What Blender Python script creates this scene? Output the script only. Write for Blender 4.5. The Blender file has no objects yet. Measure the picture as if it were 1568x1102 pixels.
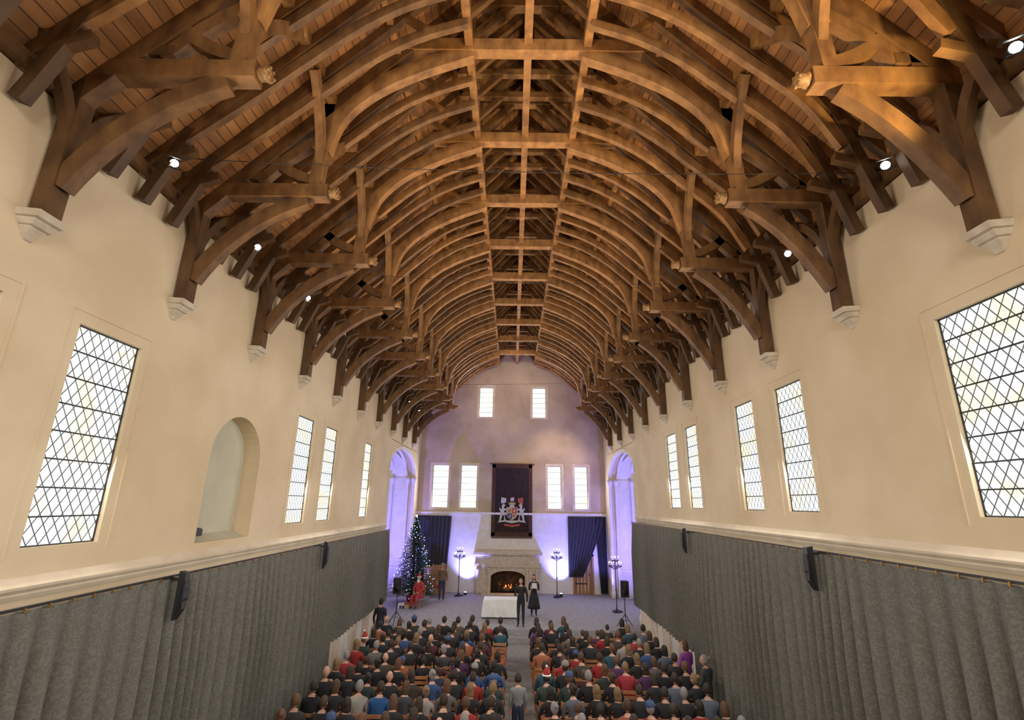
import bpy, bmesh, math, random
from mathutils import Vector, Matrix
random.seed(7)
scene=bpy.context.scene
COL=scene.collection
XL,XR=-5.586,5.514
YF=30.3; YN=-6.5
CX=0.2
T0,TS=5.04,2.518
ZT=9.85
DA=0.40
def zr(x): return 16.3-1.08*x      # roof underside line, x relative to roof axis

# ------------------------------------------------------------------ materials
def mat(name,base=(.5,.5,.5),rough=.8,metal=0.,emit=None,es=0.):
    m=bpy.data.materials.new(name); m.use_nodes=True
    b=m.node_tree.nodes['Principled BSDF']
    b.inputs['Base Color'].default_value=(*base,1); b.inputs['Roughness'].default_value=rough
    b.inputs['Metallic'].default_value=metal
    if emit: 
        b.inputs['Emission Color'].default_value=(*emit,1); b.inputs['Emission Strength'].default_value=es
    return m
def nodes(m): return m.node_tree.nodes,m.node_tree.links,m.node_tree.nodes['Principled BSDF']
def noisy(name,c1,c2,scale=3.,rough=.85,detail=4.,stretch=(1,1,1),bump=0.,lo=.35,hi=.65,tone=False):
    m=mat(name,c1,rough); N,L,b=nodes(m)
    g=N.new('ShaderNodeNewGeometry'); mp=N.new('ShaderNodeMapping'); mp.inputs['Scale'].default_value=stretch
    n=N.new('ShaderNodeTexNoise'); n.inputs['Scale'].default_value=scale; n.inputs['Detail'].default_value=detail
    r=N.new('ShaderNodeValToRGB'); r.color_ramp.elements[0].position=lo; r.color_ramp.elements[1].position=hi
    r.color_ramp.elements[0].color=(*c1,1); r.color_ramp.elements[1].color=(*c2,1)
    L.new(g.outputs['Position'],mp.inputs['Vector']); L.new(mp.outputs[0],n.inputs['Vector']); L.new(n.outputs['Fac'],r.inputs['Fac'])
    out=r.outputs[0]
    if tone:
        a=N.new('ShaderNodeAttribute'); a.attribute_name='tone'
        mx=N.new('ShaderNodeMix'); mx.data_type='RGBA'; mx.blend_type='MULTIPLY'; mx.inputs['Factor'].default_value=1
        L.new(out,mx.inputs['A']); L.new(a.outputs['Color'],mx.inputs['B']); out=mx.outputs['Result']
    L.new(out,b.inputs['Base Color'])
    if bump:
        bp=N.new('ShaderNodeBump'); bp.inputs['Strength'].default_value=bump; bp.inputs['Distance'].default_value=.02
        L.new(n.outputs['Fac'],bp.inputs['Height']); L.new(bp.outputs[0],b.inputs['Normal'])
    return m
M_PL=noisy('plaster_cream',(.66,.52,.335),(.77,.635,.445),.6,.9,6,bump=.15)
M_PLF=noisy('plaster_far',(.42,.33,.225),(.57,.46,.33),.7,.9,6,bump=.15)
M_NICHE=noisy('plaster_niche',(.52,.50,.38),(.60,.58,.45),1,.9)
M_TRIM=noisy('trim_limewash',(.60,.50,.37),(.70,.60,.46),2,.8)
M_STONE=noisy('sandstone',(.50,.42,.31),(.64,.56,.44),6,.9,6,bump=.3)
M_WHITE=noisy('white_limewash',(.70,.66,.60),(.78,.74,.68),3,.8)
M_OAK=noisy('oak_beam',(.155,.068,.021),(.35,.172,.055),5,.6,6,(1,1,.5),.25,.3,.7,tone=True)
M_OAKD=noisy('oak_dark',(.085,.045,.022),(.15,.08,.04),5,.65,6,(1,1,.3),.2,.3,.7,tone=True)
M_FLOOR=noisy('carpet_grey_brown',(.20,.19,.18),(.26,.25,.24),8,.95)
M_DAIS=noisy('dais_slate_carpet',(.27,.26,.27),(.34,.33,.34),5,.9)
M_BLACK=mat('black_metal',(.015,.015,.017),.45)
M_LEAD=mat('lead',(.03,.03,.032),.6)
M_BRASS=mat('brass',(.45,.27,.10),.35,.9)
M_GOLD=noisy('carved_gilt',(.16,.08,.03),(.36,.20,.07),20,.5)
M_SOOT=noisy('soot',(.01,.008,.007),(.05,.035,.025),6,.95)
M_LAMP=mat('lamp_lens',(1,1,1),.4,0,(1,.95,.88),25)
M_FLAME=mat('candle_flame',(1,.8,.4),.4,0,(1,.75,.42),6)
M_FIRE=mat('fire_flame',(1,.4,.1),.4,0,(1,.22,.03),1.8)
M_WAX=mat('candle_wax',(.75,.70,.6),.5)
M_CLOTH=noisy('table_linen',(.80,.80,.80),(.88,.88,.88),4,.8)
M_REDW=noisy('red_cloth',(.35,.03,.03),(.5,.05,.04),6,.85)
M_ORW=noisy('door_oak',(.30,.14,.05),(.44,.23,.09),4,.6,5,(3,3,.4))
M_CHAIR=noisy('chair_beech',(.32,.13,.05),(.44,.20,.08),5,.5)

def boards():
    m=mat('roof_boarding',(.3,.15,.05),.75); N,L,b=nodes(m)
    g=N.new('ShaderNodeNewGeometry'); s=N.new('ShaderNodeSeparateXYZ'); c=N.new('ShaderNodeCombineXYZ')
    mu=N.new('ShaderNodeMath'); mu.operation='MULTIPLY'; mu.inputs[1].default_value=1.36
    L.new(g.outputs['Position'],s.inputs[0]); L.new(s.outputs['Z'],mu.inputs[0])
    L.new(s.outputs['Y'],c.inputs['X']); L.new(mu.outputs[0],c.inputs['Y'])
    br=N.new('ShaderNodeTexBrick'); br.inputs['Scale'].default_value=1.0
    br.inputs['Brick Width'].default_value=1.25; br.inputs['Row Height'].default_value=.165
    br.inputs['Mortar Size'].default_value=.007; br.inputs['Mortar Smooth'].default_value=.2
    br.inputs['Color1'].default_value=(.25,.110,.037,1); br.inputs['Color2'].default_value=(.38,.180,.062,1)
    br.inputs['Mortar'].default_value=(.05,.022,.009,1)
    L.new(c.outputs[0],br.inputs['Vector'])
    n=N.new('ShaderNodeTexNoise'); n.inputs['Scale'].default_value=1.6; n.inputs['Detail'].default_value=6
    mp=N.new('ShaderNodeMapping'); mp.inputs['Scale'].default_value=(1,.5,3.5); L.new(g.outputs['Position'],mp.inputs['Vector'])
    L.new(mp.outputs[0],n.inputs['Vector'])
    r=N.new('ShaderNodeValToRGB'); r.color_ramp.elements[0].color=(.6,.55,.5,1); r.color_ramp.elements[1].color=(1.25,1.2,1.15,1)
    r.color_ramp.elements[0].position=.3; r.color_ramp.elements[1].position=.7
    L.new(n.outputs['Fac'],r.inputs['Fac'])
    mx=N.new('ShaderNodeMix'); mx.data_type='RGBA'; mx.blend_type='MULTIPLY'; mx.inputs['Factor'].default_value=1
    L.new(br.outputs['Color'],mx.inputs['A']); L.new(r.outputs[0],mx.inputs['B']); L.new(mx.outputs['Result'],b.inputs['Base Color'])
    return m
M_BOARD=boards()

def lattice(name,strength,tint=(1,1,1),a=.155,bb=.235,w=.055):
    m=mat(name,(.03,.03,.03),.5); N,L,b=nodes(m)
    g=N.new('ShaderNodeNewGeometry'); s=N.new('ShaderNodeSeparateXYZ'); L.new(g.outputs['Position'],s.inputs[0])
    def M(op,x,y=None):
        n=N.new('ShaderNodeMath'); n.operation=op
        for i,v in enumerate((x,y)):
            if v is None: continue
            if isinstance(v,(int,float)): n.inputs[i].default_value=v
            else: L.new(v,n.inputs[i])
        return n.outputs[0]
    u=M('DIVIDE',M('ADD',s.outputs['X'],s.outputs['Y']),a); v=M('DIVIDE',s.outputs['Z'],bb)
    def line(e): 
        f=M('FRACT',e); d=M('ABSOLUTE',M('SUBTRACT',f,.5)); return M('GREATER_THAN',d,.5-w)
    ln=M('MAXIMUM',line(M('ADD',u,v)),line(M('SUBTRACT',u,v)))
    vo=N.new('ShaderNodeTexNoise'); vo.inputs['Scale'].default_value=1.6; vo.inputs['Detail'].default_value=2
    L.new(g.outputs['Position'],vo.inputs['Vector'])
    r=N.new('ShaderNodeValToRGB'); r.color_ramp.elements[0].color=(tint[0]*.90,tint[1]*.96,tint[2],1); r.color_ramp.elements[1].color=(tint[0],tint[1]*.95,tint[2]*.68,1)
    r.color_ramp.elements[0].position=.45; r.color_ramp.elements[1].position=.65
    L.new(vo.outputs['Fac'],r.inputs['Fac'])
    L.new(r.outputs[0],b.inputs['Emission Color'])
    st=M('MULTIPLY',M('SUBTRACT',1.0,ln),strength); st=M('ADD',st,.06)
    L.new(st,b.inputs['Emission Strength'])
    return m
M_GLASS=lattice('leaded_glass',1.1)
M_GLASSF=lattice('leaded_glass_far',1.5,w=.03)

def curtain_mat(name,c1,c2,sc=15):
    m=mat(name,c1,.75); N,L,b=nodes(m)
    g=N.new('ShaderNodeNewGeometry')
    v=N.new('ShaderNodeTexNoise'); v.inputs['Scale'].default_value=sc; v.inputs['Detail'].default_value=1; v.inputs['Distortion'].default_value=2.2
    L.new(g.outputs['Position'],v.inputs['Vector'])
    r=N.new('ShaderNodeValToRGB'); r.color_ramp.elements[0].color=(*c1,1); r.color_ramp.elements[1].color=(*c2,1)
    r.color_ramp.elements[0].position=.49; r.color_ramp.elements[1].position=.55
    L.new(v.outputs['Fac'],r.inputs['Fac']); L.new(r.outputs[0],b.inputs['Base Color'])
    return m
M_CURT=curtain_mat('damask_curtain',(.128,.124,.106),(.172,.167,.145))
M_CURTD=curtain_mat('dark_curtain',(.028,.027,.028),(.04,.038,.04))

# ------------------------------------------------------------------ mesh builder
class MB:
    def __init__(s): s.v=[];s.f=[];s.m=[];s.t=[];s.mats=[];s.sm=[]
    def mi(s,m):
        if m not in s.mats: s.mats.append(m)
        return s.mats.index(m)
    def face(s,pts,m,tone=1.,sm=False):
        n=len(s.v); s.v+= [tuple(p) for p in pts]; s.f.append(tuple(range(n,n+len(pts)))); s.m.append(s.mi(m)); s.t.append(tone); s.sm.append(sm)
    def raw(s,vs,fs,m,tone=1.,sm=False):
        n=len(s.v); s.v+=[tuple(p) for p in vs]; i=s.mi(m)
        for f in fs: s.f.append(tuple(n+k for k in f)); s.m.append(i); s.t.append(tone); s.sm.append(sm)
    def box(s,x0,x1,y0,y1,z0,z1,m,tone=1.):
        x0,x1=min(x0,x1),max(x0,x1); y0,y1=min(y0,y1),max(y0,y1)
        vs=[(x,y,z) for z in (z0,z1) for y in (y0,y1) for x in (x0,x1)]
        s.raw(vs,[(0,2,3,1),(4,5,7,6),(0,1,5,4),(2,6,7,3),(0,4,6,2),(1,3,7,5)],m,tone)
    def beam(s,pts,w,h,side,m,tone=None):
        if tone is None: tone=random.uniform(.7,1.25)
        pts=[Vector(p) for p in pts]; side=Vector(side).normalized(); vs=[]
        n=len(pts)
        for i,p in enumerate(pts):
            d=(pts[min(i+1,n-1)]-pts[max(i-1,0)]).normalized()
            up=d.cross(side).normalized()
            for a,b in((-1,-1),(1,-1),(1,1),(-1,1)): vs.append(p+side*(a*w/2)+up*(b*h/2))
        fs=[(3,2,1,0),tuple(4*(n-1)+k for k in range(4))]
        for i in range(n-1):
            for k in range(4):
                a=4*i+k; b=4*i+(k+1)%4; fs.append((a,b,b+4,a+4))
        s.raw(vs,fs,m,tone)
    def lathe(s,prof,c,m,seg=16,axis='z',sm=True,tone=1.):
        vs=[];fs=[]
        for r,z in prof:
            for k in range(seg):
                a=2*math.pi*k/seg
                if axis=='z': vs.append((c[0]+r*math.cos(a),c[1]+r*math.sin(a),c[2]+z))
                elif axis=='y': vs.append((c[0]+r*math.cos(a),c[1]+z,c[2]+r*math.sin(a)))
                else: vs.append((c[0]+z,c[1]+r*math.cos(a),c[2]+r*math.sin(a)))
        for i in range(len(prof)-1):
            for k in range(seg): fs.append((i*seg+k,i*seg+(k+1)%seg,(i+1)*seg+(k+1)%seg,(i+1)*seg+k))
        fs.append(tuple(range(seg))[::-1]); fs.append(tuple((len(prof)-1)*seg+k for k in range(seg)))
        s.raw(vs,fs,m,tone,sm)
    def tube(s,p0,p1,r0,r1,m,seg=8,sm=True):
        p0=Vector(p0);p1=Vector(p1); d=(p1-p0).normalized(); a=d.orthogonal().normalized(); b=d.cross(a)
        vs=[]
        for p,r in((p0,r0),(p1,r1)):
            for k in range(seg):
                t=2*math.pi*k/seg; vs.append(p+a*(r*math.cos(t))+b*(r*math.sin(t)))
        fs=[(k,(k+1)%seg,seg+(k+1)%seg,seg+k) for k in range(seg)]+[tuple(range(seg))[::-1],tuple(seg+k for k in range(seg))]
        s.raw(vs,fs,m,1.,sm)
    def ball(s,c,r,m,seg=10,rings=7,sm=True):
        if not hasattr(r,'__len__'): r=(r,r,r)
        vs=[(c[0],c[1],c[2]+r[2])]
        for i in range(1,rings):
            th=math.pi*i/rings
            for k in range(seg):
                ph=2*math.pi*k/seg; vs.append((c[0]+r[0]*math.sin(th)*math.cos(ph),c[1]+r[1]*math.sin(th)*math.sin(ph),c[2]+r[2]*math.cos(th)))
        vs.append((c[0],c[1],c[2]-r[2])); fs=[]
        for k in range(seg): fs.append((0,1+k,1+(k+1)%seg))
        for i in range(rings-2):
            for k in range(seg): fs.append((1+i*seg+k,1+(i+1)*seg+k,1+(i+1)*seg+(k+1)%seg,1+i*seg+(k+1)%seg))
        l=len(vs)-1
        for k in range(seg): fs.append((1+(rings-2)*seg+(k+1)%seg,1+(rings-2)*seg+k,l))
        s.raw(vs,fs,m,1.,sm)
    def addmesh(s,me,mats):
        n=len(s.v); s.v+=[tuple(v.co) for v in me.vertices]
        for p in me.polygons:
            s.f.append(tuple(n+k for k in p.vertices)); s.m.append(s.mi(mats[p.material_index])); s.t.append(1.); s.sm.append(True)
    def mesh(s,name):
        me=bpy.data.meshes.new(name); me.from_pydata(s.v,[],s.f)
        for m in s.mats: me.materials.append(m)
        me.polygons.foreach_set('material_index',s.m); me.polygons.foreach_set('use_smooth',s.sm)
        at=me.color_attributes.new('tone','FLOAT_COLOR','CORNER')
        buf=[]
        for f,t in zip(s.f,s.t): buf+= [t,t,t,1.]*len(f)
        at.data.foreach_set('color',buf); me.update(); return me
    def obj(s,name,parent=None,loc=(0,0,0)):
        o=bpy.data.objects.new(name,s.mesh(name)); COL.objects.link(o); o.location=loc
        if parent: o.parent=parent
        return o
def inst(name,me,loc,rz=0,sc=1,parent=None):
    o=bpy.data.objects.new(name,me); COL.objects.link(o); o.location=loc; o.rotation_euler=(0,0,rz)
    o.scale=(sc,sc,sc) if not hasattr(sc,'__len__') else sc
    if parent: o.parent=parent
    return o
def empty(name,loc=(0,0,0)):
    o=bpy.data.objects.new(name,None); COL.objects.link(o); o.location=loc; o.empty_display_size=.1; return o
def area(name,loc,target,sx,sy,energy,color):
    l=bpy.data.lights.new(name,'AREA'); l.shape='RECTANGLE'; l.size=sx; l.size_y=sy; l.energy=energy; l.color=color
    o=bpy.data.objects.new(name,l); COL.objects.link(o); o.location=loc
    o.rotation_euler=(Vector(target)-Vector(loc)).to_track_quat('-Z','Y').to_euler(); return o

# ------------------------------------------------------------------ walls
def wall(mb,u0,u1,z0,z1,ops,P,t,m):
    us=sorted(set([u0,u1]+[u for o in ops for u in o[:2]]))
    for a,b in zip(us[:-1],us[1:]):
        mid=(a+b)/2; hs=sorted([(o[2],o[3]) for o in ops if o[0]<=mid<=o[1]]); z=z0; segs=[]
        for h0,h1 in hs:
            if h0>z: segs.append((z,h0))
            z=max(z,h1)
        if z<z1: segs.append((z,z1))
        for s0,s1 in segs:
            p=P(a,0,s0);q=P(b,t,s1); mb.box(p[0],q[0],p[1],q[1],s0,s1,m)
def archfill(mb,u0,u1,zs,zt,P,t,m,top=None,n=20):
    top=zt+.02 if top is None else top
    uc=(u0+u1)/2; hw=(u1-u0)/2
    def z(u): return zs+(zt-zs)*math.sqrt(max(0,1-((u-uc)/hw)**2))
    for i in range(n):
        a=uc-hw*math.cos(math.pi*i/n); b=uc-hw*math.cos(math.pi*(i+1)/n)
        mb.face([P(a,0,z(a)),P(b,0,z(b)),P(b,0,top),P(a,0,top)],m)
        mb.face([P(a,0,z(a)),P(b,0,z(b)),P(b,t,z(b)),P(a,t,z(a))],m)
        mb.face([P(a,t,z(a)),P(b,t,z(b)),P(b,t,top),P(a,t,top)],m)
PLf=lambda u,d,z:(XL-d,u,z)
PRf=lambda u,d,z:(XR+d,u,z)
PFf=lambda u,d,z:(u,YF+d,z)
PNf=lambda u,d,z:(u,YN-d,z)
zl0,zl1=4.68,7.40
LW=[(3.95,4.98),(5.98,7.08),(12.8,13.9),(14.8,15.85),(18.9,19.9)]
zr0,zr1=5.17,7.64
RW=[(4.85,6.10),(9.26,10.27),(11.26,12.22),(14.90,15.92),(16.83,17.94),(2.5,3.4)]
BAY=(22.9,29.2); BS,BT=6.8,8.02
NI=(9.25,11.1)
wt=.45
mb=MB()
wall(mb,YN,YF,0,ZT,[(a,b,zl0,zl1) for a,b in LW]+[(BAY[0],BAY[1],0,BT),(NI[0],NI[1],4.5,6.9)],PLf,wt,M_PL)
archfill(mb,BAY[0],BAY[1],BS,BT,PLf,wt,M_PL)
archfill(mb,NI[0],NI[1],6.0,6.88,PLf,wt-.05,M_PL,top=6.9)
mb.box(XL-wt+.1,XL-wt,NI[0],NI[1],4.5,6.9,M_NICHE)
mb.face([(XL-.0,NI[0],4.45),(XL-.0,NI[1],4.45),(XL-wt+.1,NI[1],4.62),(XL-wt+.1,NI[0],4.62)],M_NICHE)
mb.obj('wall_left')
mb=MB(); mb.box(XL-.3,XL-.1,9.35,9.6,4.6,4.72,M_BLACK); mb.box(XL-.28,XL-.12,9.37,9.58,4.72,4.74,M_LEAD); mb.obj('projector_box')
mb=MB()
wall(mb,YN,YF,0,ZT,[(a,b,zr0,zr1) for a,b in RW]+[(BAY[0],BAY[1],0,BT)],PRf,wt,M_PL)
archfill(mb,BAY[0],BAY[1],BS,BT,PRf,wt,M_PL)
mb.obj('wall_right')
LOW=[(-4.78,-3.82),(-3.08,-2.13),(2.12,2.92),(3.72,4.5)]
UP=[(-2.12,-1.28),(1.2,2.02)]
DOOR=(3.5,4.7)
mb=MB()
FPO=(-1.15,.78)
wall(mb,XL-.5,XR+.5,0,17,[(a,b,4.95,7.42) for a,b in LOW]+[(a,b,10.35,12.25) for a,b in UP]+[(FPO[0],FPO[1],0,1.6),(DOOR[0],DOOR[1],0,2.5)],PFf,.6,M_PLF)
mb.box(FPO[0]-.2,FPO[1]+.2,YF+.6,YF+.65,0,1.9,M_SOOT); mb.box(FPO[0],FPO[1],YF,YF+.58,0,DA,M_SOOT); mb.box(DOOR[0],DOOR[1],YF,YF+.58,0,DA,M_DAIS)
mb.box(FPO[0]-.02,FPO[0]+.01,YF+.02,YF+.6,0,1.6,M_SOOT); mb.box(FPO[1]-.01,FPO[1]+.02,YF+.02,YF+.6,0,1.6,M_SOOT)
for (a,b),(z0,z1) in [(w,(4.95,7.42)) for w in LOW]+[(w,(10.35,12.25)) for w in UP]:
    for x0,x1,q0,q1 in((a-.14,a,z0-.1,z1+.14),(b,b+.14,z0-.1,z1+.14),(a,b,z1,z1+.14),(a,b,z0-.1,z0)):
        mb.box(x0,x1,YF-.015,YF-.001,q0,q1,M_TRIM)
mb.obj('wall_far')
mb=MB(); NW_FILL=[(-3.5,-2.2),(-.6,.7),(2.2,3.5)]
wall(mb,XL-.5,XR+.5,0,17,[(a,b,8.5,11.5) for a,b in NW_FILL],PNf,.5,M_PL)
mb.obj('wall_near')

# bays
def bay(P,s,name):
    mb=MB(); a,b=BAY; D0,D1=wt,2.1
    def bx(u0,u1,d0,d1,z0,z1,m=M_WHITE):
        p=P(u0,d0,z0);q=P(u1,d1,z1); mb.box(p[0],q[0],p[1],q[1],z0,z1,m)
    bx(a-.3,a,D0,D1,0,9); bx(b,b+.3,D0,D1,0,9); bx(a,b,0.0,D1,0,DA,M_DAIS)
    ops=[(a+.5+i*1.4,a+1.5+i*1.4,2.2,6.6) for i in range(4)]
    wall(mb,a-.3,b+.3,0,9,ops,lambda u,d,z:P(u,D1+d,z),.3,M_WHITE)
    n=16
    for i in range(n):
        for j in range(4):
            def V(i,j):
                u=a+(b-a)*i/n; d=D0+(D1-D0)*j/4
                cu=math.sqrt(max(0,1-((u-(a+b)/2)/((b-a)/2))**2))
                return P(u,d,6.6+1.55*max(cu,.0))
            mb.face([V(i,j),V(i+1,j),V(i+1,j+1),V(i,j+1)],M_WHITE,1,True)
    for d in (0.08,wt+.1,1.3,2.0):
        pts=[]
        for i in range(25):
            u=a+(b-a)*(.5-.5*math.cos(math.pi*i/24)); cu=math.sqrt(max(0,1-((u-(a+b)/2)/((b-a)/2))**2))
            pts.append(P(u,d,BS-.1+(BT-BS)*cu if d<wt else 6.55+1.5*cu))
        mb.beam(pts,.16,.16,(1,0,0),M_WHITE,1)
    for (u0,d0,u1,d1) in ((a,wt,b,D1),(b,wt,a,D1)):
        pts=[]
        for i in range(17):
            t=i/16; u=u0+(u1-u0)*t; d=d0+(d1-d0)*t; cu=math.sqrt(max(0,1-((u-(a+b)/2)/((b-a)/2))**2)); pts.append(P(u,d,6.55+1.5*cu))
        mb.beam(pts,.1,.12,(1,0,0),M_WHITE,1)
    for u in (a+.1,b-.1):
        for d in (.05,.4,1.3,1.95):
            c=P(u,d,0)
            mb.lathe([(.14,DA),(.14,.7),(.09,.8),(.085,6.2),(.13,6.35),(.17,6.45),(.17,6.6)],(c[0],c[1],0),M_WHITE,12)
    bx(b-.06,b,D0,D1,1.7,1.85); bx(b-.05,b,D0,D1,6.35,6.6)
    mb.obj(name)
    e=MB()
    for i,(u0,u1,z0,z1) in enumerate(ops):
        p=P(u0,D1+.15,z0);q=P(u1,D1+.17,z1); e.box(p[0],q[0],p[1],q[1],z0,z1,M_GLASS)
    e.obj('window_bay_'+('l' if s<0 else 'r'))
bay(PLf,-1,'wall_bay_left'); bay(PRf,1,'wall_bay_right')

# windows
wn=[0]
DAY=(1.0,.965,.90)
def window(P,u0,u1,z0,z1,m,depth=.07,bars=8,energy=165):
    wn[0]+=1; mb=MB()
    def bx(a,b,d0,d1,q0,q1,mm):
        p=P(a,d0,q0);q=P(b,d1,q1); mb.box(p[0],q[0],p[1],q[1],q0,q1,mm)
    bx(u0,u1,depth,depth+.02,z0,z1,m)
    f=.018
    for a,b,q0,q1 in((u0,u0+f,z0,z1),(u1-f,u1,z0,z1),(u0,u1,z0,z0+f),(u0,u1,z1-f,z1)): bx(a+.001,b-.001,depth-.015,depth-.001,q0,q1,M_LEAD)
    for i in range(1,bars):
        z=z0+(z1-z0)*i/bars; bx(u0,u1,depth-.02,depth-.008,z-.009,z+.009,M_LEAD)
    mb.obj('window_%d'%wn[0])
    c=P((u0+u1)/2,-.04,(z0+z1)/2); t=P((u0+u1)/2,-5,(z0+z1)/2-1.0)
    if energy: area('daylight',c,t,(u1-u0)*.9,(z1-z0)*.9,energy,DAY)
for a,b in LW: window(PLf,a,b,zl0,zl1,M_GLASS)
for a,b in RW: window(PRf,a,b,zr0,zr1,M_GLASS)
for a,b in LOW: window(PFf,a,b,4.95,7.42,M_GLASSF,.3,7,60)
for a,b in UP: window(PFf,a,b,10.35,12.25,M_GLASSF,.3,6,60)
for a,b in NW_FILL: window(PNf,a,b,8.5,11.5,M_GLASS,.2,8,300)  # unseen panes and lamps added behind the camera to light the hall
mb=MB()
for P,ws,z0,z1 in((PLf,LW,zl0,zl1),(PRf,RW,zr0,zr1)):
    for a,b in ws:
        for u0,u1,q0,q1 in((a-.19,a-.16,z0-.1,z1+.16),(b+.16,b+.19,z0-.1,z1+.16),(a-.19,b+.19,z1+.16,z1+.19)):
            p=P(u0,-.012,q0);q=P(u1,-.0005,q1); mb.box(p[0],q[0],p[1],q[1],q0,q1,M_PL,1)
mb.obj('trim_3')

# floor + dais + ceiling
mb=MB(); mb.box(XL-2.6,XR+2.6,YN-.5,YF+.6,-.2,0,M_FLOOR); mb.obj('floor')
mb=MB(); mb.box(XL+.003,XR-.003,22.0,YF-.003,0.0,DA,M_DAIS)
mb.box(XL+.003,XR-.003,21.6,22.0,0,.2,M_DAIS); mb.obj('dais_platform')
mb=MB()
for s,xw in((-1,XL),(1,XR)):
    X=abs(xw-CX)+.7
    a=(CX,zr(0)+.04);b=(CX+s*X,zr(X)+.04)
    y0,y1=YN-.6,YF+.7
    mb.face([(a[0],y0,a[1]),(b[0],y0,b[1]),(b[0],y1,b[1]),(a[0],y1,a[1])],M_BOARD)
    mb.face([(a[0],y0,a[1]+.15),(b[0],y0,b[1]+.15),(b[0],y1,b[1]+.15),(a[0],y1,a[1]+.15)],M_BOARD)
    mb.box(xw+s*.02,xw+s*.5,YN,YF,ZT,zr(abs(xw-CX))+.3,M_BOARD)
mb.obj('ceiling')

# cornice trims
for n,(s,xw,z) in enumerate(((-1,XL,4.25),(1,XR,4.70))):
    mb=MB(); prof=[(0,-.12),(.05,-.12),(.07,-.07),(.06,-.05),(.09,-.01),(.09,.02),(.05,.05),(0,.12)]
    for (d0,h0),(d1,h1) in zip(prof[:-1],prof[1:]):
        mb.face([(xw-s*d0,YN,z+h0),(xw-s*d0,22.9,z+h0),(xw-s*d1,22.9,z+h1),(xw-s*d1,YN,z+h1)],M_TRIM)
    mb.face([(xw-s*d,22.9,z+h) for d,h in prof],M_TRIM)
    mb.obj('trim_%d'%(n+1))
mb=MB()
for z0,z1,d in((4.52,4.60,.06),(4.60,4.72,.12)): mb.box(XL,XR,YF-d,YF+.01,z0,z1,M_WHITE)
mb.box(XL,-2.05,YF-.04,YF,DA,4.52,M_WHITE); mb.box(1.6,DOOR[0]-.0,YF-.04,YF,DA,4.52,M_WHITE); mb.box(DOOR[1],XR,YF-.04,YF,DA,4.52,M_WHITE); mb.box(DOOR[0],DOOR[1],YF-.04,YF,2.5,4.52,M_WHITE)
mb.box(-2.05,1.6,YF-.04,YF,2.5,4.52,M_WHITE)
mb.obj('trim_4')

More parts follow.
